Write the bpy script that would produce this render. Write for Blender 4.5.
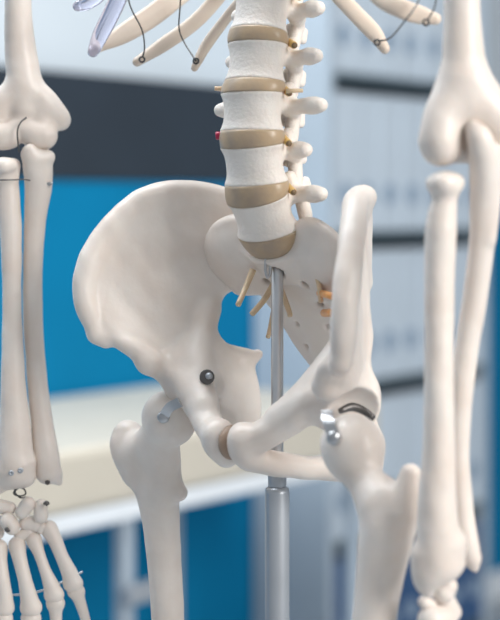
import bpy, math, random
import numpy as np

# ------------------------------------------------------------------ camera, world, light
for o in list(bpy.data.objects): bpy.data.objects.remove(o, do_unlink=True)
SC = bpy.context.scene
COL = SC.collection
FPX, HROW, CAMZ = 1650.0, 205.0, 1.12          # focal length in pixels, horizon row, camera height
cam = bpy.data.cameras.new('camera'); camo = bpy.data.objects.new('camera', cam); COL.objects.link(camo)
camo.location = (0, 0, CAMZ); camo.rotation_euler = (math.pi/2, 0, 0)
cam.sensor_fit = 'HORIZONTAL'; cam.sensor_width = 24.0; cam.lens = FPX/500*24.0
cam.shift_y = -(310-HROW)/500.0
cam.clip_start = 0.05; cam.clip_end = 60
cam.dof.use_dof = True; cam.dof.focus_distance = 1.12; cam.dof.aperture_fstop = 4.4
SC.camera = camo
SC.view_settings.view_transform = 'Standard'; SC.view_settings.look = 'None'
SC.view_settings.gamma = 1.0; SC.view_settings.exposure = 0.0
SC.view_settings.use_curve_mapping = False
w = bpy.data.worlds.new('world'); SC.world = w; w.use_nodes = True
bg = w.node_tree.nodes['Background']; bg.inputs[0].default_value = (0.88, 0.94, 1.0, 1); bg.inputs[1].default_value = 0.42
def area(name, loc, target, sx, sy, power, col):
    l = bpy.data.lights.new(name, 'AREA'); l.shape = 'RECTANGLE'; l.size = sx; l.size_y = sy
    l.energy = power; l.color = col
    o = bpy.data.objects.new(name, l); COL.objects.link(o); o.location = loc
    d = np.array(target, float)-np.array(loc, float)
    from mathutils import Vector
    o.rotation_euler = Vector(d).to_track_quat('-Z', 'Y').to_euler()
    return o
area('window_light', (2.3, -0.9, 2.4), (0.0, 1.2, 1.0), 1.6, 1.6, 118, (1.0, 0.965, 0.92))
area('room_light', (-0.6, 1.6, 3.0), (-0.2, 3.4, 1.0), 2.0, 1.4, 88, (0.93, 0.97, 1.0))

# ------------------------------------------------------------------ materials
def mat(name, col, rough=0.5, var=0.0, vscale=40.0, bump=0.0, bscale=120.0, metal=0.0, trans=0.0, sss=0.0, col2=None, spec=0.5, alpha=None, coat=0.0):
    m = bpy.data.materials.new(name); m.use_nodes = True
    nt = m.node_tree; b = nt.nodes['Principled BSDF']
    b.inputs['Base Color'].default_value = (*col, 1); b.inputs['Roughness'].default_value = rough
    b.inputs['Metallic'].default_value = metal; b.inputs['Transmission Weight'].default_value = trans
    b.inputs['Specular IOR Level'].default_value = spec; b.inputs['Coat Weight'].default_value = coat
    if sss:
        b.inputs['Subsurface Weight'].default_value = sss
        b.inputs['Subsurface Radius'].default_value = (1.0, 0.6, 0.4); b.inputs['Subsurface Scale'].default_value = 0.003
    tc = nt.nodes.new('ShaderNodeTexCoord')
    if var or col2:
        n = nt.nodes.new('ShaderNodeTexNoise'); n.inputs['Scale'].default_value = vscale; n.inputs['Detail'].default_value = 5
        nt.links.new(tc.outputs['Object'], n.inputs['Vector'])
        r = nt.nodes.new('ShaderNodeValToRGB')
        c2 = col2 if col2 else tuple(max(0, c*(1-var)) for c in col)
        r.color_ramp.elements[0].position = 0.35; r.color_ramp.elements[1].position = 0.62
        r.color_ramp.elements[0].color = (*c2, 1); r.color_ramp.elements[1].color = (*col, 1)
        nt.links.new(n.outputs['Fac'], r.inputs['Fac']); nt.links.new(r.outputs['Color'], b.inputs['Base Color'])
    if bump:
        n2 = nt.nodes.new('ShaderNodeTexNoise'); n2.inputs['Scale'].default_value = bscale; n2.inputs['Detail'].default_value = 6
        nt.links.new(tc.outputs['Object'], n2.inputs['Vector'])
        bp = nt.nodes.new('ShaderNodeBump'); bp.inputs['Strength'].default_value = bump; bp.inputs['Distance'].default_value = 0.002
        nt.links.new(n2.outputs['Fac'], bp.inputs['Height']); nt.links.new(bp.outputs['Normal'], b.inputs['Normal'])
    return m
M = {}
M['bone'] = mat('bone_plastic', (0.82, 0.75, 0.69), 0.38, col2=(0.76, 0.665, 0.595), vscale=28, bump=0.22, bscale=95, sss=0.12)
M['spine'] = mat('spine_plastic', (0.86, 0.80, 0.74), 0.5, col2=(0.81, 0.735, 0.67), vscale=45, bump=0.3, bscale=420, sss=0.12)
M['rib'] = mat('rib_plastic', (0.78, 0.66, 0.55), 0.45, col2=(0.72, 0.60, 0.50), vscale=30, bump=0.1, sss=0.1)
M['disc'] = mat('disc_rubber', (0.50, 0.37, 0.24), 0.3, col2=(0.40, 0.31, 0.23), vscale=60, bump=0.1, bscale=300, sss=0.25)
M['symph'] = mat('pubic_rubber', (0.36, 0.25, 0.18), 0.5, var=0.2, bump=0.2)
M['nerve'] = mat('nerve_rubber', (0.80, 0.52, 0.18), 0.35, var=0.2, vscale=80, sss=0.3)
M['nerve_pale'] = mat('nerve_pale', (0.78, 0.60, 0.40), 0.4, var=0.15, vscale=80, sss=0.3)
M['nerve_orange'] = mat('nerve_orange', (0.90, 0.42, 0.14), 0.35, var=0.15, vscale=80, sss=0.3)
M['ring'] = mat('nerve_cut', (0.22, 0.15, 0.08), 0.5, var=0.2)
M['red'] = mat('red_rubber', (0.50, 0.02, 0.08), 0.3, var=0.2)
M['steel'] = mat('steel', (0.52, 0.53, 0.55), 0.28, var=0.08, metal=1.0)
M['pole'] = mat('pole_steel', (0.66, 0.67, 0.69), 0.3, var=0.06, metal=0.9)
M['sleeve'] = mat('sleeve_grey', (0.48, 0.51, 0.55), 0.4, var=0.06, metal=0.6)
M['darkmetal'] = mat('dark_metal', (0.16, 0.15, 0.145), 0.4, var=0.3, metal=0.7)
M['wire'] = mat('wire', (0.12, 0.12, 0.12), 0.4, var=0.2, metal=0.8)
M['cart'] = mat('clear_cartilage', (0.80, 0.80, 0.95), 0.08, var=0.05, trans=0.8, coat=0.8)
M['wall'] = mat('wall_paint', (0.57, 0.63, 0.68), 0.8, var=0.03, vscale=3, bump=0.05)
M['blue'] = mat('blue_panel', (0.0, 0.185, 0.375), 0.8, col2=(0.0, 0.175, 0.355), vscale=4, spec=0.15)
M['charcoal'] = mat('charcoal_panel', (0.016, 0.027, 0.042), 0.8, var=0.1, vscale=5)
M['floor'] = mat('floor_vinyl', (0.40, 0.43, 0.46), 0.45, var=0.08, vscale=6)
M['cream'] = mat('cream_vinyl', (0.62, 0.57, 0.48), 0.45, var=0.05, vscale=8, bump=0.1)
M['white'] = mat('white_lacquer', (0.80, 0.84, 0.88), 0.4, var=0.03, vscale=10)
M['shelf'] = mat('shelf_laminate', (0.40, 0.47, 0.54), 0.5, var=0.04, vscale=6)
M['board'] = mat('board_edge', (0.075, 0.11, 0.135), 0.5, var=0.1, vscale=6)
M['binder'] = mat('binder_paper', (0.55, 0.63, 0.71), 0.55, var=0.06, vscale=9)
M['navy'] = mat('navy_binder', (0.03, 0.09, 0.22), 0.5, var=0.1, vscale=9)
M['hole'] = mat('binder_hole', (0.27, 0.36, 0.47), 0.5, var=0.1)
M['black'] = mat('black_rubber', (0.02, 0.02, 0.022), 0.6, var=0.1)

# ------------------------------------------------------------------ basic mesh helpers
def mesh_from(name, V, Fq, m, smooth=True):
    me = bpy.data.meshes.new(name)
    V = np.asarray(V, np.float64)
    me.from_pydata([tuple(v) for v in V], [], [tuple(int(i) for i in f) for f in Fq]) if not isinstance(Fq, np.ndarray) else _fast(me, V, Fq)
    me.update()
    if smooth: me.polygons.foreach_set('use_smooth', [True]*len(me.polygons))
    me.materials.append(m)
    return me
def _fast(me, V, Q):
    n = len(Q); k = Q.shape[1]
    me.vertices.add(len(V)); me.vertices.foreach_set('co', V.astype(np.float32).ravel())
    me.loops.add(n*k); me.loops.foreach_set('vertex_index', Q.astype(np.int32).ravel())
    me.polygons.add(n); me.polygons.foreach_set('loop_start', np.arange(0, n*k, k, dtype=np.int32))
    me.update(calc_edges=True)
def link(name, me, parent=None, loc=(0, 0, 0), rot=None):
    o = bpy.data.objects.new(name, me); COL.objects.link(o); o.location = loc
    if rot is not None: o.rotation_euler = rot
    if parent is not None: o.parent = parent
    return o
def tag(o, label=None, cat=None, group=None, kind=None):
    for k, v in (('label', label), ('category', cat), ('group', group), ('kind', kind)):
        if v: o[k] = v
    return o
def empty(name, loc, rz=0.0):
    o = bpy.data.objects.new(name, None); COL.objects.link(o); o.location = loc; o.rotation_euler = (0, 0, rz); o.empty_display_size = 0.05
    return o
def box_mesh(name, lo, hi, m, bev=0.003):
    import bmesh
    bm = bmesh.new(); bmesh.ops.create_cube(bm, size=1.0)
    lo = np.array(lo, float); hi = np.array(hi, float)
    for v in bm.verts: v.co = ((v.co.x+.5)*(hi[0]-lo[0])+lo[0], (v.co.y+.5)*(hi[1]-lo[1])+lo[1], (v.co.z+.5)*(hi[2]-lo[2])+lo[2])
    if bev: bmesh.ops.bevel(bm, geom=list(bm.edges), offset=bev, segments=2, affect='EDGES', profile=0.5)
    me = bpy.data.meshes.new(name); bm.to_mesh(me); bm.free(); me.materials.append(m)
    return me
def cr(P, n):
    """Catmull-Rom through the rows of P, n samples per span."""
    P = np.asarray(P, float)
    if len(P) == 1: return P
    Q = np.vstack([2*P[0]-P[1], P, 2*P[-1]-P[-2]]); out = []
    t = np.linspace(0, 1, n, endpoint=False)[:, None]
    for i in range(1, len(Q)-2):
        a, b, c, d = Q[i-1], Q[i], Q[i+1], Q[i+2]
        out.append(0.5*((2*b)+(-a+c)*t+(2*a-5*b+4*c-d)*t**2+(-a+3*b-3*c+d)*t**3))
    out.append(P[-1][None]); return np.vstack(out)
def tube_mesh(name, pts, m, n=10, per=6, cap=True):
    """pts rows: x y z r (metres); swept tube mesh."""
    C = cr(pts, per) if len(pts) > 2 else np.asarray(pts, float)
    T = np.gradient(C[:, :3], axis=0); T /= np.linalg.norm(T, axis=1)[:, None]+1e-12
    ref = np.array([0.3, 0.9, 0.2]) if abs(T[0][2]) > 0.7 else np.array([0.1, 0.2, 1.0])
    V = []; F = []
    u = np.cross(T[0], ref); u /= np.linalg.norm(u)
    for i, c in enumerate(C):
        u = u-T[i]*(u@T[i]); u /= np.linalg.norm(u); v = np.cross(T[i], u)
        for k in range(n):
            a = 2*math.pi*k/n
            V.append(c[:3]+c[3]*(math.cos(a)*u+math.sin(a)*v))
    for i in range(len(C)-1):
        for k in range(n):
            F.append((i*n+k, i*n+(k+1) % n, (i+1)*n+(k+1) % n, (i+1)*n+k))
    if cap:
        F.append(tuple(range(n))[::-1]); F.append(tuple((len(C)-1)*n+k for k in range(n)))
    return mesh_from(name, V, F, m)
def lathe_mesh(name, prof, m, n=24, smooth=True):
    """prof rows (r, z) around local z."""
    V = []; F = []
    for r, z in prof:
        for k in range(n):
            a = 2*math.pi*k/n; V.append((r*math.cos(a), r*math.sin(a), z))
    for i in range(len(prof)-1):
        for k in range(n): F.append((i*n+k, i*n+(k+1) % n, (i+1)*n+(k+1) % n, (i+1)*n+k))
    F.append(tuple(range(n))[::-1]); F.append(tuple((len(prof)-1)*n+k for k in range(n)))
    me = mesh_from(name, V, F, m, smooth)
    return me

# ------------------------------------------------------------------ the room: wall frame  (t along the wall, w out of it)
WANG = math.radians(90-37.8)
WD = np.array([math.cos(WANG), math.sin(WANG)]); WN = np.array([math.sin(WANG), -math.cos(WANG)])
W0 = np.array([-0.31, 3.41])
def WP(t, w_, z=0.0): p = W0+t*WD+w_*WN; return (p[0], p[1], z)
def wallbox(name, t0, t1, w0, w1, z0, z1, m, parent=None, bev=0.003):
    """box in wall coordinates; origin at the middle of its base"""
    tc, wc = (t0+t1)/2, (w0+w1)/2
    me = box_mesh(name, (t0-tc, -(w1-wc), 0), (t1-tc, -(w0-wc), z1-z0), m, bev)
    if parent is None: return link(name, me, None, WP(tc, wc, z0), (0, 0, WANG))
    pt, pw, pz = parent['wt'], parent['ww'], parent['wz']
    return link(name, me, parent, (tc-pt, -(wc-pw), z0-pz))
def wempty(name, t, w_, z=0.0):
    o = empty(name, WP(t, w_, z), WANG); o['wt'] = t; o['ww'] = w_; o['wz'] = z; return o
H = CAMZ
tag(link('floor', box_mesh('floor', (-4, -2.5, -0.05), (8.5, 9, 0), M['floor'], 0)), kind='structure')
tag(wallbox('wall_back', -3.0, 5.0, -0.12, 0, 0, 2.8, M['wall'], bev=0), kind='structure')
tag(wallbox('trim_1', -3.0, 5.0, 0.0, 0.018, 0.08, H+0.05, M['blue'], bev=0.002), 'bright blue wall panel behind the couch and bookcase', kind='structure')
tag(wallbox('trim_2', -3.0, 5.0, 0.0, 0.022, H+0.0505, H+0.267, M['charcoal'], bev=0.002), 'charcoal band on the wall above the blue panel', kind='structure')
tag(wallbox('baseboard_back', -3.0, 5.0, 0.0, 0.02, 0, 0.08, M['white'], bev=0.002), kind='structure')

tag(wallbox('wall_right', 5.0, 5.12, -0.12, 5.5, 0, 2.8, M['wall'], bev=0), kind='structure')

# couch
def couch():
    t0, t1, w0, w1 = -1.65, 0.214, 0.03, 0.55
    c = wempty('treatment_couch', (t0+t1)/2, (w0+w1)/2, 0)
    tag(c, 'cream padded treatment couch with white frame against the blue wall panel', 'couch')
    zt = H-0.38
    wallbox('cushion', t0, t1, w0, w1, zt-0.098, zt, M['cream'], c, 0.012)
    fr = wallbox('frame', t0, t1, w0, w1, zt-0.129, zt-0.099, M['white'], c, 0.004)
    for t in (t0+0.05, -0.50, t1-0.05):
        for w_ in (w0+0.03, w1-0.03):
            lg = wallbox('leg', t-0.013, t+0.013, w_-0.013, w_+0.013, 0.0, zt-0.130, M['shelf'], c, 0.004)  # white legs coloured darker grey-blue: shade under the couch put into the colour
    wallbox('foot_lever', -0.53, -0.44, w1-0.012, w1+0.012, 0.475, 0.505, M['sleeve'], c, 0.003)
    wallbox('stretcher', t0+0.068, t1-0.068, w0+0.02, w0+0.04, 0.12, 0.15, M['white'], c, 0.003)
    return c
couch()

# bookcase with binders
def bookcase():
    t0, t1, w0, w1 = 0.486, 1.20, 0.024, 0.235
    c = wempty('bookcase', (t0+t1)/2, (w0+w1)/2, 0)
    tag(c, 'pale grey blue bookcase with dark shelves full of binders', 'bookcase')
    boards = [H-1.06, H-0.764, H-0.414, H-0.07, H+0.288, H+0.638, H+0.99]
    for t in (t0, t1-0.024): wallbox('side_panel', t, t+0.024, w0, w1, 0, boards[-1]+0.03, M['shelf'], c)
    wallbox('back_panel', t0+0.0245, t1-0.0245, w0, w0+0.006, 0.02, boards[-1], M['shelf'], c, 0)
    for z in boards: wallbox('shelf_board', t0+0.0245, t1-0.0245, w0+0.0065, w1-0.002, z-0.010, z+0.010, M['board'], c, 0.002)
    names = ['lowest', 'second lowest', 'middle', 'second highest', 'highest']
    rnd = random.Random(3)
    proto = {}
    n = 7; pitch = (t1-t0-0.052)/n
    for r in range(5):
        z = boards[r]+0.0105; hgt = (boards[r+1]-boards[r])-0.045
        navy = r == 0
        key = (navy, round(hgt, 3))
        for i in range(n):
            tm = t0+0.026+pitch*(i+0.5)
            b = wempty('ring_binder', tm, (w0+w1)/2, z)
            tag(b, ('navy ring binder' if navy else 'pale blue ring binder with round finger hole') + ' on the %s shelf of the bookcase' % names[r], 'binder', 'binders on the %s shelf' % names[r])
            if key not in proto:
                hw = pitch/2-0.0015; dp = (w1-w0)-0.03
                cov = box_mesh('cover', (-hw, -dp/2-0.006, 0), (hw, dp/2-0.012, hgt), M['navy' if navy else 'binder'], 0.004)
                ring = lathe_mesh('finger_hole', [(0.025, 0), (0.025, 0.003), (0.019, 0.003), (0.018, 0.001)], M['hole'], 20)
                lab = box_mesh('spine_label', (-hw+0.012, -0.001, -0.06), (hw-0.012, 0.001, 0.06), M['white' if not navy else 'binder'], 0)
                proto[key] = (cov, ring, lab, dp)
            cov, ring, lab, dp = proto[key]
            dy = rnd.uniform(-0.004, 0.004)
            link('cover', cov, b, (0, dy, 0))
            rg = link('finger_hole', ring, b, (0, dy-dp/2-0.006, 0.085), (math.pi/2, 0, 0))
bookcase()

# ------------------------------------------------------------------ skeleton frame: mm, x = its left, y = its back, z up
YAW = math.radians(42); O0 = np.array([0.0125, 1.10]); Z0 = CAMZ-35/FPX*1.10
LX = np.array([math.cos(YAW), -math.sin(YAW)]); BX = np.array([math.sin(YAW), math.cos(YAW)])
def U(px, py, Y):
    """pixel at depth Y (metres) -> skeleton frame in mm"""
    p = np.array([(px-250)/FPX*Y, Y])-O0
    z = CAMZ-(py-HROW)/FPX*Y-Z0
    return np.array([p@LX, p@BX, z])*1000
def US(rows):
    """rows px py Y rpx -> x y z r in mm"""
    return np.array([np.append(U(a, b, Y), r*Y/FPX*1000) for a, b, Y, r in rows])
SK = empty('skeleton_model', (O0[0], O0[1], Z0), -YAW)
tag(SK, 'white plastic anatomical human skeleton model hanging on a steel pole', 'skeleton')

# ------------------------------------------------------------------ implicit surface modelling
BAND = 7.0
def smin(a, b, k):
    h = np.clip(0.5+0.5*(b-a)/k, 0, 1); return b+(a-b)*h-k*h*(1-h)
class Field:
    def __init__(s, lo, hi, h=1.3):
        s.lo = np.array(lo, float)-2*h; s.h = h
        s.n = np.ceil((np.array(hi, float)+2*h-s.lo)/h).astype(int)+1
        s.ax = [(s.lo[i]+h*np.arange(s.n[i])).astype(np.float32) for i in range(3)]
        s.d = np.full(s.n, BAND, np.float32)
    def grid(s): return np.meshgrid(*s.ax, indexing='ij', sparse=True)
    def _box(s, lo, hi):
        a = np.clip(np.floor((lo-s.lo)/s.h).astype(int), 0, s.n); b = np.clip(np.ceil((hi-s.lo)/s.h).astype(int)+1, 0, s.n)
        return tuple(slice(int(a[i]), int(b[i])) for i in range(3))
    def caps(s, P):
        """distance to a chain of round cones, rows x y z r"""
        f = np.full(s.n, BAND, np.float32)
        P = np.asarray(P, float)
        if len(P) == 1: P = np.vstack([P, P+[0.01, 0, 0, 0]])
        for a, b in zip(P[:-1], P[1:]):
            m = max(a[3], b[3])+BAND
            sl = s._box(np.minimum(a[:3], b[:3])-m, np.maximum(a[:3], b[:3])+m)
            if any(q.stop <= q.start for q in sl): continue
            X = s.ax[0][sl[0]][:, None, None]; Y = s.ax[1][sl[1]][None, :, None]; Z = s.ax[2][sl[2]][None, None, :]
            e = b[:3]-a[:3]; L2 = e@e+1e-9
            t = np.clip(((X-a[0])*e[0]+(Y-a[1])*e[1]+(Z-a[2])*e[2])/L2, 0, 1)
            d = np.sqrt((X-a[0]-t*e[0])**2+(Y-a[1]-t*e[1])**2+(Z-a[2]-t*e[2])**2)-(a[3]+t*(b[3]-a[3]))
            f[sl] = np.minimum(f[sl], d)
        return f
    def ell(s, c, r, R=None):
        X, Y, Z = s.grid(); x, y, z = X-c[0], Y-c[1], Z-c[2]
        if R is not None:
            R = np.asarray(R); x, y, z = (R[0, 0]*x+R[1, 0]*y+R[2, 0]*z, R[0, 1]*x+R[1, 1]*y+R[2, 1]*z, R[0, 2]*x+R[1, 2]*y+R[2, 2]*z)
        k0 = np.sqrt((x/r[0])**2+(y/r[1])**2+(z/r[2])**2); k1 = np.sqrt((x/r[0]**2)**2+(y/r[1]**2)**2+(z/r[2]**2)**2)+1e-6
        return np.minimum(k0*(k0-1)/k1, BAND).astype(np.float32)
    def sheet(s, G, step=1.6):
        """G[i][j] = x y z r control grid"""
        G = np.asarray(G, float)
        A = np.stack([cr(G[i], 10) for i in range(len(G))])
        Bq = np.stack([cr(A[:, j], 22) for j in range(A.shape[1])], 1)
        # refine to step
        f = np.full(s.n, BAND, np.float32)
        for row in Bq:
            seg = np.linalg.norm(np.diff(row[:, :3], axis=0), axis=1); cum = np.append(0, np.cumsum(seg))
            if cum[-1] < 1e-6: continue
            q = np.linspace(0, cum[-1], max(2, int(cum[-1]/4)+2))
            rr = np.stack([np.interp(q, cum, row[:, k]) for k in range(4)], 1)
            f = np.minimum(f, s.caps(rr))
        return f
    def add(s, f, k=4.0): s.d = smin(s.d, f, k) if k else np.minimum(s.d, f); return s
    def sub(s, f, k=2.0): s.d = -smin(-s.d, f, k) if k else np.maximum(s.d, -f); return s
    def noise(s, amp, wl, seed=1):
        """slow unevenness of the surface, amp and wavelength in mm"""
        rn = np.random.RandomState(seed); X, Y, Z = s.grid(); q = 0
        for i in range(9):
            k = rn.normal(size=3); k *= 2*math.pi/(np.linalg.norm(k)*wl*rn.uniform(.6, 1.8)); q = q+np.sin(k[0]*X+k[1]*Y+k[2]*Z+rn.uniform(0, 6.28))
        s.d = s.d+(amp*q/3).astype(np.float32)
    def tube(s, P, k=4.0, per=6): return s.add(s.caps(cr(P, per) if len(P) > 2 else P), k)
    def mesh(s, smooth=3):
        d = s.d; d = np.where(np.abs(d) < 1e-5, 1e-5, d)
        sg = d < 0; n = s.n
        S = lambda a, i, j, k: a[i:n[0]-1+i, j:n[1]-1+j, k:n[2]-1+k]
        cnt = np.zeros(n-1, np.int8)
        for i in (0, 1):
            for j in (0, 1):
                for k in (0, 1): cnt += S(sg, i, j, k)
        I, J, K = np.nonzero((cnt > 0) & (cnt < 8))
        V = np.zeros((len(I), 3)); c = np.zeros(len(I))
        cor = [(0, 0, 0), (1, 0, 0), (0, 1, 0), (1, 1, 0), (0, 0, 1), (1, 0, 1), (0, 1, 1), (1, 1, 1)]
        for a in range(8):
            for b in range(a+1, 8):
                A, B_ = np.array(cor[a]), np.array(cor[b])
                if np.abs(A-B_).sum() != 1: continue
                da = d[I+A[0], J+A[1], K+A[2]]; db = d[I+B_[0], J+B_[1], K+B_[2]]
                m = (da < 0) != (db < 0); t = np.where(m, da/np.where(m, da-db, 1), 0)
                V += m[:, None]*(A+t[:, None]*(B_-A)); c += m
        V = s.lo+s.h*(np.stack([I, J, K], 1)+V/c[:, None])
        idm = np.full(n-1, -1, np.int64); idm[I, J, K] = np.arange(len(I))
        Q = []
        for ax in range(3):
            o1, o2 = (ax+1) % 3, (ax+2) % 3
            lo_ = [slice(1, -1)]*3; lo_[ax] = slice(0, -1); hi_ = [slice(1, -1)]*3; hi_[ax] = slice(1, None)
            a, b = sg[tuple(lo_)], sg[tuple(hi_)]
            E_ = np.stack(np.nonzero(a != b), 1)
            if not len(E_): continue
            ins = a[tuple(E_.T)]
            E_ = E_.copy(); E_[:, o1] += 1; E_[:, o2] += 1
            def cell(p, q):
                x = E_.copy(); x[:, o1] -= p; x[:, o2] -= q
                return idm[x[:, 0], x[:, 1], x[:, 2]]
            q = np.stack([cell(1, 1), cell(0, 1), cell(0, 0), cell(1, 0)], 1)
            q[~ins] = q[~ins][:, ::-1]; Q.append(q)
        Q = np.vstack(Q); Q = Q[(Q >= 0).all(1)]
        ed = np.vstack([Q[:, [0, 1]], Q[:, [1, 2]], Q[:, [2, 3]], Q[:, [3, 0]]])
        for it in range(smooth*2):
            lam = 0.55 if it % 2 == 0 else -0.50
            deg = np.bincount(ed.ravel(), minlength=len(V))
            acc = np.stack([np.bincount(ed[:, 0], V[ed[:, 1], k], len(V))+np.bincount(ed[:, 1], V[ed[:, 0], k], len(V)) for k in range(3)], 1)
            V = V+lam*(acc/np.maximum(deg, 1)[:, None]-V)
        return V, Q
def bone(name, VQ, m, parent=None, center=None, label=None):
    V, Q = VQ
    c = V.mean(0) if center is None else np.array(center, float)
    me = mesh_from(name, (V-c)/1000, Q, m)
    o = link(name, me, parent or SK, tuple(c/1000))
    if label: o['label'] = label
    return o
def surf(o, px, py, rad=2.0):
    """depth of the surface of a bone where the line through this pixel first meets it"""
    me = o.data; V = np.empty(len(me.vertices)*3, np.float32); me.vertices.foreach_get('co', V)
    V = V.reshape(-1, 3)+np.array(o.location)
    X = O0[0]+V[:, 0]*LX[0]+V[:, 1]*BX[0]; Y = O0[1]+V[:, 0]*LX[1]+V[:, 1]*BX[1]; Z = Z0+V[:, 2]
    u = 250+FPX*X/Y; v = HROW+FPX*(CAMZ-Z)/Y
    d = (u-px)**2+(v-py)**2; m = d < rad*rad
    return float(Y[m].min()) if m.any() else float(Y[d.argmin()])
def bounds(P, pad=4):
    P = np.asarray(P); return (P[:, :3]-P[:, 3:4]).min(0)-pad, (P[:, :3]+P[:, 3:4]).max(0)+pad
def tube_bone(name, chains, m, h=1.2, k=4.0, extra=None, subs=(), smooth=3, parent=None):
    """chains: arrays x y z r; all smooth-united"""
    chains = [np.asarray(c, float) for c in chains]
    lo, hi = bounds(np.vstack(chains), 5)
    f = Field(lo, hi, h)
    for c in chains: f.tube(c, k)
    for c in subs: f.sub(f.caps(cr(c, 6) if len(c) > 2 else c), 2.5)
    if h > 1.0: f.noise(0.12, 18, int(abs(lo[0])*7) % 97)
    return bone(name, f.mesh(smooth), m, parent)

ROLL = 0.028
def roll(V): V = V.copy(); V[:, 2] -= ROLL*V[:, 0]; return V

# ---------------- hip bone (modelled lateral = +x, mirrored for the other side)
def hip_field():
    f = Field((0, -74, -172), (142, 80, 52), 1.3)
    crest = np.array([[107, -56, -68, 6.2], [114, -62, -40, 7.8], [111.5, -54, -10, 8], [100, -35, 16, 7.8], [89, -19, 28, 7.6], [77, 5, 31, 7.2], [58, 27, 25, 7], [42, 46, 10, 7.5]], float)
    low = np.array([[77, -33, -85, 7], [80, -20, -88, 8], [77, -8, -83, 7.5], [73, 1, -73, 7.5], [69, 9, -58, 8.5], [65, 13, -42, 8], [59, 20, -32, 8], [46, 42, -26, 7]], float)
    up = np.array([[100, -52, -69, 4.8], [109, -56, -48, 3.8], [107, -48, -26, 3.4], [98, -34, -5, 3.4], [87, -18, 6, 3.4], [75, 2, 11, 4.4], [60, 20, 8, 6], [43, 45, -2, 7]], float)
    lo2 = np.array([[87, -44, -75, 6.5], [93, -39, -70, 7], [93, -31, -58, 6], [86, -19, -42, 5.6], [79, -6, -31, 5.2], [71, 6, -20, 6], [61, 18, -14, 7], [45, 43, -14, 7]], float)
    f.add(f.sheet([crest, up, lo2, low]), 0)
    f.tube([[107, -57, -68, 6.2], [102, -53, -72, 5.4]], 4)                # anterior superior spine
    f.tube([[78, -37, -87, 7], [77, -25, -91, 7]], 6)                      # anterior inferior spine
    f.add(f.ell((68, -4, -98), (22, 24, 24)), 9)                          # socket mass
    f.tube([[69, -16, -94, 11.5], [53, -22, -102, 10.5], [38, -26, -114, 9.5], [22, -33, -125, 9.5], [13, -36, -130, 10]], 7)    # upper pubic ramus
    f.add(f.ell((60, -9, -94), (12, 13, 16)), 8); f.add(f.ell((52, -6, -102), (11, 12, 12)), 8)
    f.tube([[62, 8, -52, 6], [61, 0, -66, 6.5], [55, -10, -82, 7], [46, -18, -97, 7], [34, -26, -111, 7]], 8)   # arcuate line
    f.tube([[11, -37, -127, 9.2], [10.5, -35, -135, 9.2], [10, -31, -138, 7.5]], 5)                         # pubic body
    f.tube([[10, -30, -140, 8], [26, -14, -145, 7.5], [44, 10, -147, 8], [56, 30, -146, 11]], 5)        # lower ramus
    f.add(f.sheet([[[66, -6, -78, 8], [63, 6, -76, 9], [58, 18, -82, 6.5], [51, 32, -84, 4.5]],
                   [[62, -10, -94, 9], [57, 4, -96, 9], [53, 18, -98, 8], [50, 33, -98, 6]],
                   [[58, -10, -106, 8], [56, 6, -110, 9], [53, 19, -114, 9], [51, 36, -116, 8]],
                   [[62, 6, -118, 7], [58, 14, -124, 9], [56, 26, -130, 10], [54, 36, -132, 10]]]), 6)   # ischium
    f.tube([[57, 32, -132, 11], [56, 31, -146, 11]], 6)
    f.tube([[54, 29, -88, 6], [48, 38, -85, 3.6], [46, 41, -83, 2.6]], 5)                             # ischial spine
    f.tube([[68, 9, -60, 7.5], [67, 8, -78, 9], [66, 8, -96, 12]], 6)                                   # column behind the socket
    f.sub(f.ell((93, -16, -113), (25, 25, 25)), 1.2)
    f.sub(f.ell((41, 0, -129), (15, 17, 11)), 3)
    f.sub(f.ell((43, -6, -122), (12, 11, 12)), 3)
    f.noise(0.18, 22, 5); return f
hipV, hipQ = hip_field().mesh(4)
def side(V, Q, s):
    if s > 0: return roll(V), Q
    V = V*np.array([-1, 1, 1]); return roll(V), Q[:, ::-1].copy()
HIP = {}
for s in (-1, 1): HIP[s] = bone('hip_bone', side(hipV, hipQ, s), M['bone'])

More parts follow.
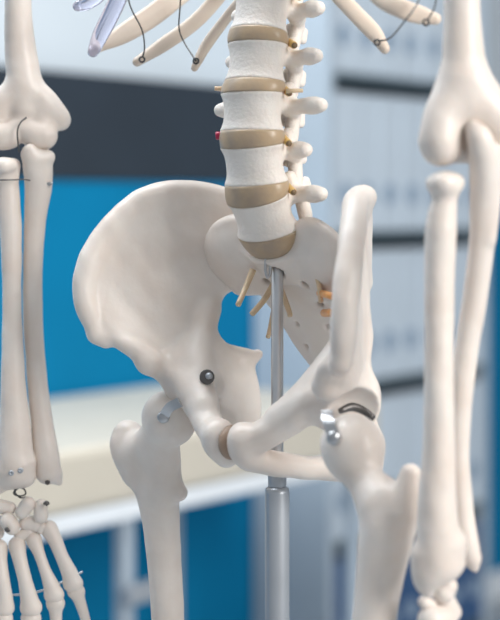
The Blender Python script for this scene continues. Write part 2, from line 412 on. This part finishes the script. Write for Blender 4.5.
# ---------------- sacrum
def rx(v, deg):
    """front-down tilt"""
    a = math.radians(deg); v = np.atleast_2d(v)
    y = v[:, 1]*math.cos(a)-v[:, 2]*math.sin(a); z = v[:, 1]*math.sin(a)+v[:, 2]*math.cos(a)
    return np.stack([v[:, 0], y, z], 1)
S1C = np.array([0, 6.0, -1.0]); S1T = 48.0
def sacrum_field():
    f = Field((-64, -22, -112), (64, 82, 30), 1.3)
    X, Y, Z = f.grid()
    a = math.radians(S1T); y, z = Y-S1C[1], Z-S1C[2]
    ly = y*math.cos(a)+z*math.sin(a); lz = -y*math.sin(a)+z*math.cos(a)
    taper = 1-0.006*np.clip(-lz, 0, 30)
    q = (np.sqrt((X/26.5)**2+(ly/18.8)**2)-taper)*18.0
    body = -smin(-q, -(np.abs(lz+14)-14), 3.0)
    f.add(np.minimum(body, BAND).astype(np.float32), 0)
    for s in (-1, 1):
        f.add(f.sheet([[[s*14, 10, 2, 7], [s*30, 5, 10, 6.5], [s*45, 3, 6, 6.5], [s*57, 5, -1, 4.5]],
                       [[s*14, 12, -8, 8], [s*34, 6, -6, 9], [s*48, 5, -7, 8], [s*59, 7, -10, 5]],
                       [[s*16, 20, -20, 8], [s*36, 13, -20, 8], [s*49, 12, -22, 7], [s*58, 13, -23, 5]],
                       [[s*14, 32, -32, 7], [s*32, 25, -33, 7], [s*44, 22, -35, 6], [s*50, 25, -36, 5]]]), 6)
    rows = []
    for (yy, zz, wd, r) in ((24, -20, 46, 8), (37, -38, 38, 7.5), (49, -56, 31, 7), (57, -74, 24, 6), (60, -88, 13, 5)):
        rows.append([[wd*u, yy-4*u*u*0+2.5*abs(u), zz, r*(1-0.35*abs(u))] for u in (-1, -.5, 0, .5, 1)])
    f.add(f.sheet(rows), 5)
    f.tube([[0, 60, -88, 5], [0, 58, -98, 4.5], [0, 53, -105, 3]], 4)
    f.tube([[0, 40, -6, 5], [0, 56, -30, 5], [0, 66, -58, 4]], 6)
    for s in (-1, 1):
        for (xx, yy, zz, r) in ((17, 20, -27, 2.8), (15.5, 33, -45, 2.4), (14, 43, -62, 2.0), (12, 51, -78, 1.6)):
            f.sub(f.caps([[s*xx, yy-12, zz-9, r+.4], [s*xx, yy+5, zz+4, r]]), 2)
    f.sub(f.caps([[4, 4, -17, 4.8], [4, 4, -60, 4.8]]), 1)
    return f
V, Q = sacrum_field().mesh(3)
SAC = bone('sacrum', (roll(V), Q), M['bone'])

# ---------------- vertebrae and discs
VH = 26.0
def vertebra_field(tp=44.0, tpz=6.0, a_=22.5, b_=16.5):
    f = Field((-52, -20, -26), (52, 70, 26), 1.15)
    X, Y, Z = f.grid()
    u = np.clip(np.abs(Z)/(VH/2), 0, 1)
    s = 0.875+0.15*u**2.8
    q = (np.sqrt((X/a_)**2+(Y/b_)**2)-s)*17.0
    body = -smin(-q, -(np.abs(Z)-VH/2), 1.6)
    f.add(np.minimum(body, BAND).astype(np.float32), 0)
    f.sub(f.caps([[0, 22.5, -30, 8.5], [0, 22.5, 30, 8.5]]), 2)
    for s in (-1, 1):
        f.tube([[s*13, 9, 5, 5], [s*14, 17, 5, 4.6], [s*13, 23, 3, 5]], 3)
        f.tube([[s*13, 23, 3, 5], [s*8, 31, -1, 4.2], [0, 36, -3, 4]], 3)
        f.tube([[s*14, 18, tpz-1, 5.4], [s*26, 17, tpz, 5.2], [s*(tp-6), 16.5, tpz, 6], [s*tp, 16, tpz, 4.8]], 3)
        f.tube([[s*13, 22, 4, 5], [s*12.5, 20, 12, 4.6], [s*12.5, 20, 17, 4]], 3)
        f.tube([[s*9, 28, -4, 4.6], [s*9, 27, -14, 4.6], [s*9, 26, -19, 4]], 3)
    f.add(f.sheet([[[0, 34, 2, 3], [0, 40, 2, 2.8], [0, 46, 1, 3]], [[0, 34, -5, 3], [0, 40, -5, 2.8], [0, 46, -5, 3]]]), 4)
    return f
VME = {}
for key, tp, tz in (('long', 41, 4), ('mid', 36.5, 6), ('stub', 28.5, 6), ('short', 33, 7)):
    V, Q = vertebra_field(tp, tz).mesh(3)
    VME[key] = mesh_from('vertebra', V/1000, Q, M['spine'])
# y, z, tilt, scale, kind        (top to bottom)
VERT = [(2, 216, -14, 0.95, 'short'), (-2, 183, -14, 0.96, 'short'), (-8, 150, -12, 0.98, 'mid'), (-12.5, 117, -7, 1.02, 'mid'), (-16.5, 84.5, -1, 1.07, 'long'), (-14.5, 50.5, 10, 1.07, 'stub'), (-6, 17.5, 26, 1.07, 'mid')]
VOBJ = []
for (y, z, tl, sc, kd) in VERT:
    o = link('vertebra', VME[kd], SK, (0, y/1000, z/1000), (math.radians(tl), 0, 0)); o.scale = (sc, sc, 1.0)
    VOBJ.append(o)
def ring(c, tilt, a, b, lz, n=48, notch=0.12):
    t = np.linspace(0, 2*math.pi, n, endpoint=False)
    yy = b*np.sin(t); yy = np.where(yy > 0, yy*(1-notch*np.exp(-(np.cos(t)/.5)**2)), yy)
    P = np.stack([a*np.cos(t), yy, np.full(n, lz)], 1)
    return rx(P, tilt)+np.array(c)
def disc(up, dn, a, b, hz_u, hz_d, lowS1=False):
    R = []
    r0 = ring((0, up[0], up[1]), up[2], a*up[3], b*up[3], -hz_u); r1 = ring((0, dn[0], dn[1]), dn[2], a*dn[3], b*dn[3], hz_d)
    cen0, cen1 = r0.mean(0), r1.mean(0)
    for k in np.linspace(0, 1, 9):
        p = r0*(1-k)+r1*k; c = cen0*(1-k)+cen1*k
        R.append(c+(p-c)*(0.99+0.035*math.sin(math.pi*k)))
    V = np.vstack(R); n = 48; F = []
    for i in range(len(R)-1):
        for k in range(n): F.append((i*n+k, i*n+(k+1) % n, (i+1)*n+(k+1) % n, (i+1)*n+k))
    F = [f[::-1] for f in F]
    F.append(tuple(range(n))); F.append(tuple((len(R)-1)*n+k for k in range(n))[::-1])
    c = V.mean(0)
    return link('intervertebral_disc', mesh_from('intervertebral_disc', (V-c)/1000, F, M['disc']), SK, tuple(c/1000))
DISCS = []
for u, dn in zip(VERT[:-1], VERT[1:]): DISCS.append(disc(u, dn, 22.3, 16.4, VH/2-.6, VH/2-.6))
DISCS.append(disc(VERT[-1], (S1C[1], S1C[2], S1T, 0.99), 22.8, 16.2, VH/2-.6, -0.6))

def sk_tube(name, rows, m, parent=None, n=10, per=6, px=False):
    P = US(rows) if px else np.asarray(rows, float)
    c = P[:, :3].mean(0); Q = P.copy(); Q[:, :3] -= c
    pl = np.array(parent.location)*1000 if parent is not None and parent is not SK else np.zeros(3)
    return link(name, tube_mesh(name, Q/1000, m, n, per), parent or SK, tuple((c-pl)/1000))
# nerve roots leaving the spine on the side facing the window
for i in range(1, len(VERT)):
    y, z, tl, sc, kd = VERT[i]
    for s in (-1, 1):
        p = rx([[s*8, 18, 16], [s*15, 13, 16], [s*(25 if s > 0 else 18), 8, 12]], tl)+[0, y, z]
        P = np.hstack([p, [[2.6], [2.6], [2.4]]])
        nv = sk_tube('nerve_root', P, M['nerve'])
        e = P[-1, :3]; dv = (P[-1, :3]-P[-2, :3]); dv /= np.linalg.norm(dv)
        link('cut_end', tube_mesh('cut_end', np.array([np.append(e+dv*0.0-P[:, :3].mean(0), 2.1), np.append(e+dv*1.2-P[:, :3].mean(0), 1.9)])/1000, M['ring']), nv)
# flat pale ligament ends at one disc, red dot on another
sk_tube('ligament_end', [(224, 89, 1.105, 2.6), (214.5, 88.5, 1.105, 2.2)], M['nerve_pale'], px=True)
sk_tube('ligament_end', [(286, 91, 1.075, 2.4), (303, 90.5, 1.075, 2.0)], M['nerve_pale'], px=True)
sk_tube('artery_stub', [(221, 136, 1.10, 4.2), (216.5, 135.5, 1.10, 4.0), (215.5, 135.5, 1.10, 2.0)], M['red'], px=True)
# sacral nerves
for rows, m in (([(253, 270, 1.115, 3.4), (246, 287, 1.11, 2.9), (238, 305, 1.10, 2.8)], 'nerve_pale'),
                ([(275, 282, 1.125, 3.4), (264, 300, 1.118, 3.0), (252, 314, 1.11, 3.0)], 'nerve_pale'),
                ([(274, 312, 1.14, 3.2), (270, 330, 1.135, 2.6), (268, 337, 1.13, 2.4)], 'nerve_pale'),
                ([(281, 290, 1.12, 3.2), (289, 311, 1.115, 2.8), (290, 316, 1.113, 2.6)], 'nerve_pale'),
                ([(315, 270, 1.085, 3.0), (319, 285, 1.08, 2.6), (321, 302, 1.075, 2.6)], 'nerve_pale'),
                ([(320, 293, 1.085, 3.8), (328, 295, 1.06, 3.8), (333, 297, 1.055, 3.4)], 'nerve_orange'),
                ([(324, 313, 1.09, 4.0), (331, 313, 1.065, 4.2), (333, 315, 1.062, 3.6)], 'nerve_orange')):
    sk_tube('sacral_nerve', rows, M[m], px=True)

# pubic disc
f = Field((-9, -56, -162), (9, -18, -110), 1.1)
f.add(f.ell((0, -36, -131), (6.5, 11.5, 11.5)), 0)
bone('pubic_disc', f.mesh(2), M['symph'], label='brown rubber disc joining the two pubic bones')

# ---------------- femurs
def femur(rows, dY=0.0, h=1.3):
    return tube_bone('femur', [US([(a, b, Y+dY, r) for a, b, Y, r in q]) for q in rows], M['bone'], h, 5.0)
FR = femur([[(168, 417, 1.150, 26.5), (170, 420, 1.148, 27)],
            [(166, 424, 1.152, 20), (154, 440, 1.165, 18.5), (140, 452, 1.175, 19)],
            [(128, 436, 1.185, 16), (128, 448, 1.182, 18), (139, 470, 1.178, 19)],
            [(140, 455, 1.178, 20), (152, 476, 1.175, 22), (159, 505, 1.172, 20), (163.5, 550, 1.168, 17.5), (168, 620, 1.165, 16.5), (172, 720, 1.16, 16.2), (173, 860, 1.155, 17.5), (173, 960, 1.15, 25)],
            [(160, 440, 1.16, 19), (162, 462, 1.165, 19), (163, 490, 1.168, 18)],
            [(166, 482, 1.165, 14), (180, 493, 1.16, 8)],
            [(158, 965, 1.15, 27), (158, 985, 1.15, 26)], [(190, 965, 1.13, 27), (190, 985, 1.13, 26)]], -0.012)
FL = femur([[(352, 446, 1.025, 32), (353, 448, 1.025, 32.5)],
            [(356, 462, 1.022, 23), (367, 483, 1.012, 20), (382, 503, 1.00, 24)],
            [(410.5, 474, 0.992, 10.5), (408, 486, 0.992, 13), (401, 511, 0.992, 18)],
            [(382, 503, 1.005, 24), (388, 520, 0.998, 28.5), (384, 548, 0.998, 26.5), (378.5, 585, 0.998, 23.5), (373.5, 625, 0.996, 21.8), (364, 720, 0.99, 21), (352, 880, 0.985, 22), (346, 1000, 0.98, 32)],
            [(326, 1010, 0.98, 33), (326, 1035, 0.98, 32)], [(366, 1010, 0.96, 33), (366, 1035, 0.96, 32)]], -0.035)

# ---------------- right arm (far side)
YA = 1.20
tube_bone('humerus', [US([(20, -230, 1.19, 16), (19, -100, 1.19, 14), (18, 0, 1.195, 13.5), (20, 45, YA, 15.5), (24, 80, YA, 17.5), (26, 108, YA, 17)]),
    US([(28, 88, YA, 15), (44, 102, YA, 14), (57, 116, YA+.004, 12), (60, 120, YA+.005, 11)]),
    US([(22, 85, YA, 15), (8, 100, YA, 15), (-6, 116, YA, 14), (-14, 122, YA, 11)]),
    US([(-8, 136, YA-.004, 14), (8, 135, YA-.004, 14.5), (20, 128, YA-.004, 12), (36, 135, YA-.004, 14.5), (43.5, 136, YA-.004, 14)]),
    US([(42, 110, YA, 12), (43, 128, YA, 12)])], M['bone'], 1.1, 4.0,
    subs=[US([(24, 112, YA-.022, 7), (26, 116, YA-.020, 7)])])
ULR = tube_bone('ulna', [US([(27, 154, YA-.010, 6), (36, 158, YA-.010, 7), (49, 156.5, YA-.008, 6)]), US([(44, 160, YA-.006, 9), (43, 180, YA-.004, 8), (38, 215, YA, 5.5)]),
    US([(30, 150, YA-.012, 6.5), (35, 165, YA-.006, 12.5), (38, 185, YA-.002, 13.5), (35.5, 215, YA, 11.2), (33, 260, YA, 10), (33, 320, YA, 10), (37, 380, YA-.003, 10.2), (43, 430, YA-.006, 11.6), (47, 460, YA-.008, 13), (48, 472, YA-.008, 12.8)]),
    US([(38, 150, YA+.014, 11), (38, 135, YA+.018, 10), (38, 175, YA+.004, 11)]),
    US([(56, 474, YA-.006, 5.5), (59, 482, YA-.006, 3.6)])], M['bone'], 1.15, 4.0)
RAR = tube_bone('radius', [US([(-7, 165.5, YA-.006, 7), (13.5, 165, YA-.006, 7)]), US([(3, 165.5, YA-.017, 7), (3, 165.5, YA+.005, 7)]), US([(-4, 165.5, YA-.014, 7), (10.5, 165, YA-.014, 7)]), US([(-4, 165.5, YA+.002, 7), (10.5, 165, YA+.002, 7)]), US([(-3, 173, YA-.006, 8.5), (10, 173, YA-.006, 8.5)]),
    US([(6, 172, YA-.006, 11), (8, 186, YA-.006, 11), (9, 210, YA-.006, 11.5), (11, 235, YA-.006, 11), (12, 300, YA-.008, 9.5), (13, 370, YA-.012, 12), (15, 425, YA-.014, 15.2), (16, 455, YA-.015, 17.8), (16, 470, YA-.015, 17.8)]),
    US([(2, 470, YA-.012, 15), (-3, 487, YA-.012, 7.5), (4, 480, YA-.012, 10)]), US([(22, 466, YA-.016, 15), (26, 476, YA-.016, 9.5)]), US([(10, 478, YA-.015, 10), (24, 477, YA-.015, 9)])], M['bone'], 1.15, 4.0)
def screw(bone_o, px, py, Y, r, m='steel', tip=None):
    """small screw head facing the camera, part of a bone"""
    c = U(px, py, Y); r_ = r*Y/FPX
    me = lathe_mesh('screw', [(r_*.9, -0.004), (r_, -0.0006), (r_*.92, 0.0008), (r_*.55, 0.0014), (r_*.3, 0.0008), (r_*.1, 0.0004)], M[m], 16)
    o = link('screw', me, bone_o, tuple(c/1000-np.array(bone_o.location)))
    o.rotation_euler = (math.pi/2, 0, YAW)
    return o
screw(RAR, 11.5, 473, surf(RAR, 11.5, 473), 2.9, 'sleeve'); screw(RAR, 20.5, 470.5, surf(RAR, 20.5, 470.5), 2.9, 'sleeve')
screw(ULR, 47.5, 482.5, surf(ULR, 47.5, 482.5), 2.6, 'darkmetal')
sk_tube('wire', [(-10, 180, YA-.018, .7), (8, 180, YA-.019, .7), (24, 179.5, YA-.016, .7), (30, 180.5, YA-.014, .7)], M['wire'], px=True)
sk_tube('pin', [(44, 183, YA-.008, 1.6), (50, 184, YA-.009, 1.8), (51.5, 185, YA-.009, 2.8)], M['steel'], px=True)
sk_tube('wire', [(26.5, 117.5, YA-.0165, 1.0), (21, 122, YA-.018, .8), (17.5, 130, YA-.019, .8), (18, 142, YA-.017, .8), (19, 152, YA-.014, .8)], M['wire'], px=True)
sk_tube('wrist_spring', [(15, 489, YA-.012, .8), (14, 494, YA-.016, .8), (20, 496, YA-.018, .8), (25.5, 494, YA-.016, .8), (24, 489, YA-.012, .8), (19, 488, YA-.010, .8), (15, 492, YA-.010, .8), (20, 497.5, YA-.016, .8), (26, 497, YA-.014, .8)], M['wire'], px=True, n=8)
YH = 1.188
def small_bone(name, chains, m=None, k=3.0, h=0.9, sm=2):
    return tube_bone(name, [US([(a, b, Y, r*1.07) for a, b, Y, r in c]) for c in chains], m or M['bone'], h, k, smooth=sm)
for c in ([[(22, 512, YH-.006, 6.5), (28, 504, YH-.006, 7)]], [[(41, 506, YH-.004, 6.5), (41, 516, YH-.004, 7)]],
          [[(-3, 506, YH-.002, 7), (10, 508, YH-.002, 6)]], [[(8, 521, YH-.006, 8), (12, 527, YH-.006, 7.5)]],
          [[(26, 523, YH, 7), (36, 524, YH, 8)]], [[(20, 536, YH, 6), (29, 533, YH, 6)]],
          [[(-6, 522, YH, 8), (-4, 532, YH, 8)]], [[(43, 527, YH-.002, 5), (41, 529, YH-.002, 5)]]):
    small_bone('carpal', c)
MC = [([(49, 529, YH, 8.2), (55, 540, YH-.002, 6.8), (62, 557, YH-.003, 6.2), (69, 572, YH-.002, 7.4), (73, 583, YH-.001, 8.2)], [(76, 592, YH, 6.6), (80, 602, YH+.001, 5.4), (86, 622, YH+.003, 4.6), (91, 650, YH+.008, 6)], [(92, 658, YH+.01, 5.4), (95, 672, YH+.013, 4), (97, 690, YH+.017, 4.6)]),
      ([(34, 540, YH-.002, 7.6), (39, 553, YH-.005, 5.4), (45, 570, YH-.006, 5.4), (51, 585, YH-.005, 7.2), (54, 594, YH-.004, 8.2)], [(55.5, 604, YH-.003, 7.2), (56, 618, YH-.001, 5.6), (58, 645, YH+.004, 5.2), (59, 672, YH+.01, 6.6)], [(59.5, 680, YH+.012, 6), (60, 700, YH+.016, 4.4), (61, 722, YH+.02, 5)]),
      ([(17, 545, YH-.002, 8.2), (19.5, 558, YH-.006, 6.8), (25, 580, YH-.008, 6.6), (29, 598, YH-.007, 8.2), (31, 607, YH-.006, 9.2)], [(31, 619, YH-.005, 8), (31, 634, YH-.003, 6), (30.5, 665, YH+.003, 5.6), (30, 695, YH+.01, 7)], [(30, 703, YH+.012, 6.4), (30, 726, YH+.016, 4.6), (30, 750, YH+.02, 5.2)]),
      ([(-1, 548, YH-.002, 8.2), (0, 562, YH-.005, 6.8), (3, 582, YH-.008, 6.6), (4.5, 599, YH-.007, 8), (4, 607, YH-.006, 8.6)], [(3, 619, YH-.005, 7.8), (2, 634, YH-.003, 6), (-1, 660, YH+.003, 5.6), (-3, 685, YH+.01, 7)], [(-4, 693, YH+.012, 6.2), (-6, 714, YH+.016, 4.6), (-7, 736, YH+.02, 5)])]
for a, b, c in MC:
    small_bone('metacarpal', [a, [(a[-1][0]-3, a[-1][1]+1, a[-1][2], a[-1][3]*.75), (a[-1][0]+3, a[-1][1]+1, a[-1][2], a[-1][3]*.75)]])
    small_bone('phalanx', [b, [(b[0][0]-3, b[0][1]-1, b[0][2], b[0][3]*.8), (b[0][0]+3, b[0][1]-1, b[0][2], b[0][3]*.8)]]); small_bone('phalanx', [c])
sk_tube('hand_rod', [(8, 595, YH-.006, 1.1), (28, 594, YH-.006, 1.1), (50, 588, YH-.004, 1.1), (66, 580, YH-.002, 1.1), (81, 572.5, YH, 1.1), (82, 572, YH, 1.1)], M['steel'], px=True)
sk_tube('pin', [(44, 504, YH-.012, 1.4), (46.5, 503, YH-.013, 2.4), (48, 505, YH-.013, 2.2)], M['darkmetal'], px=True)
sk_tube('pin', [(6, 529, YH-.012, 1.8), (7.5, 530, YH-.0135, 2.6), (9, 529, YH-.0135, 2.2)], M['darkmetal'], px=True)

# ---------------- left arm (near side, turned inwards)
YB = 0.94
tube_bone('humerus', [US([(455, -260, YB, 22), (459, -100, YB, 19), (462, 0, YB, 18), (463, 45, YB, 20.5), (464, 80, YB, 24), (466, 105, YB, 25)]),
    US([(458, 85, YB, 20), (444, 115, YB-.004, 20), (440, 138, YB-.006, 20), (441, 146, YB-.006, 19)]),
    US([(470, 85, YB, 22), (488, 110, YB, 22), (506, 132, YB, 20), (514, 140, YB, 17)]),
    US([(441, 144, YB, 18), (465, 146, YB+.012, 17), (490, 146, YB+.016, 18)])], M['bone'], 1.2, 7.0,
    subs=[US([(474, 128, YB-.024, 11), (476, 142, YB-.02, 13)])])
tube_bone('ulna', [US([(473, 128, YB-.012, 8), (480, 140, YB-.014, 13), (484, 165, YB-.008, 15), (484, 200, YB, 14.5), (482, 240, YB+.004, 13), (476, 290, YB+.008, 12.5), (468, 340, YB+.01, 12), (461, 400, YB+.01, 11.5), (459, 460, YB+.012, 10.5), (463, 510, YB+.012, 11), (468, 545, YB+.01, 11.5), (470, 556, YB+.01, 11)]),
    US([(496, 150, YB-.004, 10), (494, 185, YB-.002, 8), (490, 240, YB, 5)]), US([(474, 560, YB+.008, 5), (475, 569, YB+.008, 3.6)])], M['bone'], 1.15, 4.0)
tube_bone('radius', [US([(434, 183, YB-.008, 8.5), (456, 182, YB-.008, 8.5)]), US([(445, 183, YB-.015, 8.5), (445, 183, YB+.002, 8.5)]), US([(439, 184, YB-.013, 8.5), (451, 184, YB-.003, 8.5)]), US([(451, 184, YB-.013, 8.5), (439, 184, YB-.003, 8.5)]),
    US([(445, 190, YB-.008, 12.5), (444, 203, YB-.008, 13), (441, 230, YB-.008, 15.5), (439.5, 280, YB-.008, 15), (439, 340, YB-.01, 14.5), (439, 400, YB-.012, 15), (439, 450, YB-.012, 16.5), (437, 500, YB-.012, 19.5), (438, 540, YB-.012, 22), (438, 560, YB-.012, 22)]),
    US([(424, 556, YB-.012, 13), (424, 580, YB-.012, 11), (428, 592, YB-.012, 6)]), US([(450, 545, YB-.01, 17), (456, 562, YB-.01, 9)]), US([(432, 575, YB-.014, 13), (446, 568, YB-.012, 12)])], M['bone'], 1.15, 5.0)
for c in ([[(444, 592, YB, 11), (448, 586, YB, 9)]], [[(424, 602, YB-.004, 6), (430, 606, YB-.002, 7)]], [[(432, 620, YB-.004, 14), (445, 618, YB, 12)]], [[(446, 603, YB+.004, 10), (452, 612, YB+.006, 9)]]):
    small_bone('carpal', c)
for i, (x0, x1) in enumerate(((424, 416), (434, 430), (444, 444), (453, 458))):
    Yh = YB-.004+.008*i
    small_bone('metacarpal', [[(x0, 636, Yh, 10), (x0*.7+x1*.3, 662, Yh, 8), (x1, 716, Yh, 10.5)]])
    small_bone('phalanx', [[(x1, 734, Yh, 9), (x1, 760, Yh+.004, 7), (x1, 800, Yh+.012, 8)]])

# ---------------- ribs with wires
def rib(rows, m='rib', flat=1.0):
    """rows px py Y halfwidth_px : a flat blade, high across the picture, thin"""
    P = US(rows); C = cr(P, 8)
    T = np.gradient(C[:, :3], axis=0); T /= np.linalg.norm(T, axis=1)[:, None]
    camdir = np.array([0, 1]); view = np.array([LX[1], BX[1], 0.0])
    Gs = []
    for c, t in zip(C, T):
        s_ = np.cross(t, view); s_ /= np.linalg.norm(s_)
        Gs.append((c[:3], s_, c[3]))
    th = 2.3*flat
    chains = []
    for u in (-1, -.5, 0, .5, 1):
        chains.append(np.array([np.append(c+s_*u*max(wd-th*.9, 0.05), min(th*(1.15-.25*abs(u)), wd)) for c, s_, wd in Gs]))
    lo, hi = bounds(np.vstack(chains), 4); f = Field(lo, hi, 1.1)
    for ch in chains: f.add(f.caps(ch), 0 if ch is chains[0] else 2.0)
    return bone('rib', f.mesh(2), M[m])
R10 = rib([(95, 49, 1.19, 4), (125, 33, 1.205, 10), (165, 6, 1.22, 11), (215, -40, 1.23, 10), (252, -95, 1.20, 8), (265, -110, 1.16, 6)])
R11 = rib([(137, 62, 1.185, 3.6), (160, 47, 1.19, 7), (195, 22, 1.195, 7.5), (222, -8, 1.19, 7.5), (250, -48, 1.165, 7), (268, -66, 1.13, 5)])
R12 = rib([(194.5, 68, 1.165, 2.2), (206, 46, 1.165, 5.2), (222, 24, 1.16, 5), (238, 4, 1.15, 4.6), (256, -14, 1.13, 4.5), (268, -24, 1.115, 4)])
L11 = rib([(385, 49, 1.035, 3.4), (374, 33, 1.04, 8.2), (354, 12, 1.045, 8.5), (330, -14, 1.055, 8), (302, -50, 1.08, 7), (280, -66, 1.10, 5)])
L10 = rib([(436, 19, 1.0, 5), (420, 15, 1.0, 9.5), (400, 8, 1.0, 10), (376, -6, 1.01, 9), (340, -50, 1.04, 9), (300, -95, 1.08, 7), (278, -108, 1.11, 6)])
def cartilage(rows):
    o = rib(rows, 'cart', 1.6); o.name = 'costal_cartilage'; return o
cartilage([(93, 52, 1.182, 4), (100, 36, 1.182, 8), (112, 12, 1.182, 9), (121, -10, 1.18, 9), (128, -40, 1.17, 9)])
cartilage([(78, 6, 1.165, 4), (88, 2, 1.165, 7), (102, -10, 1.165, 8), (118, -40, 1.165, 9)])
YR = 1.178
for rows in ([(126, -12, YR, .8), (131, 8, YR, .8), (142, 30, YR, .8), (144.5, 48, YR, .8), (142.5, 57, YR, 1.0)],
             [(181, -12, YR, .8), (180, 8, YR, .8), (179, 28, YR, .8), (184, 42, YR, .8), (196, 61, YR-.018, .9)],
             [(422, -12, 0.99, .9), (417, 4, 0.985, .9), (404, 22, 0.985, .9), (390, 38, 1.02, .9), (379, 41, 1.03, 1.0)],
             [(437, -14, 0.985, .8), (435, 6, 0.985, .8), (427, 21, 0.985, 1.0)]):
    sk_tube('rib_wire', rows, M['wire'], px=True, n=8)
for (x, y, Y, r) in ((142, 59.5, YR, 2.6), (196, 61, YR-.018, 2.6), (377, 42.5, 1.028, 2.8), (426, 22.5, 0.985, 3.0)):
    t = np.linspace(0, 2*math.pi, 13)
    sk_tube('wire_loop', [(x+r*math.cos(a), y+r*math.sin(a), Y-.001+.003*math.sin(a), 1.0) for a in t], M['wire'], px=True, n=8, per=2)

# ---------------- hip fittings
def fit_tube(name, rows, m, parent=None): return sk_tube(name, rows, M[m], parent, px=True, n=14, per=5)
def bracket(hx, hy, hY, ux, uy, uY, wpx, m='steel'):
    """flat steel hook from the socket down to a screw on the femoral head"""
    a, b = U(ux, uy, uY), U(hx, hy, hY); mid = (a+b)/2+np.array([0, -2, 1.5])
    C = cr(np.array([a, mid, b]), 6); T = np.gradient(C, axis=0); view = np.array([LX[1], BX[1], 0])
    V = []; F = []
    wd = wpx*hY/FPX*500
    for c, t in zip(C, T):
        s_ = np.cross(t, view); s_ /= np.linalg.norm(s_); nrm = np.cross(s_, t); nrm /= np.linalg.norm(nrm)
        for (p, q) in ((-1, -1), (1, -1), (1, 1), (-1, 1)): V.append(c+s_*wd*p+nrm*.8*q)
    for i in range(len(C)-1):
        for k in range(4): F.append((i*4+k, i*4+(k+1) % 4, (i+1)*4+(k+1) % 4, (i+1)*4+k))
    F.append((0, 1, 2, 3)); F.append(tuple((len(C)-1)*4+k for k in (3, 2, 1, 0)))
    V = np.array(V); c = V.mean(0)
    o = link('hip_hook', mesh_from('hip_hook', (V-c)/1000, F, M[m], False), SK, tuple(c/1000))
    r_ = wpx*.62*hY/FPX
    sc = link('screw', lathe_mesh('screw', [(r_, -0.003), (r_, 0.001), (r_*.8, 0.0022), (r_*.3, 0.003), (r_*.05, 0.003)], M[m], 18), o, tuple((b-c)/1000))
    sc.rotation_euler = (math.pi/2, 0, YAW)
    return o
bracket(163.5, 417, surf(FR, 163.5, 417)-.002, 180, 402, min(surf(FR, 178, 404), surf(HIP[-1], 180, 402, 5))-.001, 10, 'steel')
bracket(334, 438, surf(FL, 334, 438)-.003, 327, 411, surf(FL, 334, 438)+.012, 12, 'steel')
YBO = surf(HIP[-1], 207, 377)
bo = fit_tube('hip_bolt', [(207, 377, YBO+.004, 7.6), (207, 377, YBO-.0035, 7.6), (207, 377, YBO-.0045, 6.2)], 'darkmetal', HIP[-1])
nut = fit_tube('bolt_tip', [(208.5, 376, YBO-.004, 3.4), (209.5, 376, YBO-.0085, 3.2)], 'sleeve', HIP[-1])
fit_tube('socket_gap_shade', [(340, 411, 1.03, 3), (352, 407, 1.035, 4.5), (364, 411, 1.035, 4), (373, 418, 1.03, 3.4)], 'darkmetal')  # dark tube standing in for the shaded gap below the socket rim

# ------------------------------------------------------------------ pole stand
PX, PY = (np.array(O0)+(4*LX+4*BX)/1000)
ST = empty('pole_stand', (PX, PY, 0)); tag(ST, 'grey steel pole stand running up through the pelvis of the skeleton', 'stand')
zt = Z0-0.0165; zs = CAMZ-(485-HROW)/FPX*1.107
link('pole', lathe_mesh('pole', [(0.0038, zs-0.05), (0.0041, zs), (0.0041, zt-0.0006), (0.0034, zt)], M['pole'], 28), ST)
link('collar', lathe_mesh('collar', [(0.0058, zs-0.002), (0.0062, zs+0.003), (0.0062, zs+0.007), (0.0052, zs+0.009)], M['sleeve'], 28), ST)
link('sleeve', lathe_mesh('sleeve', [(0.0078, 0.09), (0.0082, zs-0.004), (0.0078, zs-0.0012), (0.0062, zs)], M['sleeve'], 28), ST)
hp = [(-0.0075, -0.004, zt+0.006, .0010), (-0.0078, -0.005, zt-0.003, .0010), (-0.0066, -0.0055, zt-0.008, .0010), (-0.0048, -0.005, zt-0.0055, .0010), (-0.0046, -0.0045, zt+0.003, .0010)]
link('hook', tube_mesh('hook', np.array(hp), M['steel'], 10), ST)
link('hub', lathe_mesh('hub', [(0.03, 0.055), (0.034, 0.06), (0.034, 0.085), (0.02, 0.1), (0.009, 0.11)], M['sleeve'], 24), ST)
for k in range(5):
    a = 2*math.pi*k/5+0.3; ca, sa = math.cos(a), math.sin(a)
    leg = link('base_leg', tube_mesh('base_leg', np.array([(0.02*ca, 0.02*sa, 0.072, .013), (0.15*ca, 0.15*sa, 0.068, .011), (0.29*ca, 0.29*sa, 0.062, .010)]), M['sleeve']), ST)
    wh = link('castor', lathe_mesh('castor', [(0.02, -0.009), (0.025, -0.006), (0.025, 0.006), (0.02, 0.009)], M['black'], 20), leg, (0.285*ca, 0.285*sa, 0.025))
    wh.rotation_euler = (math.pi/2, 0, a)
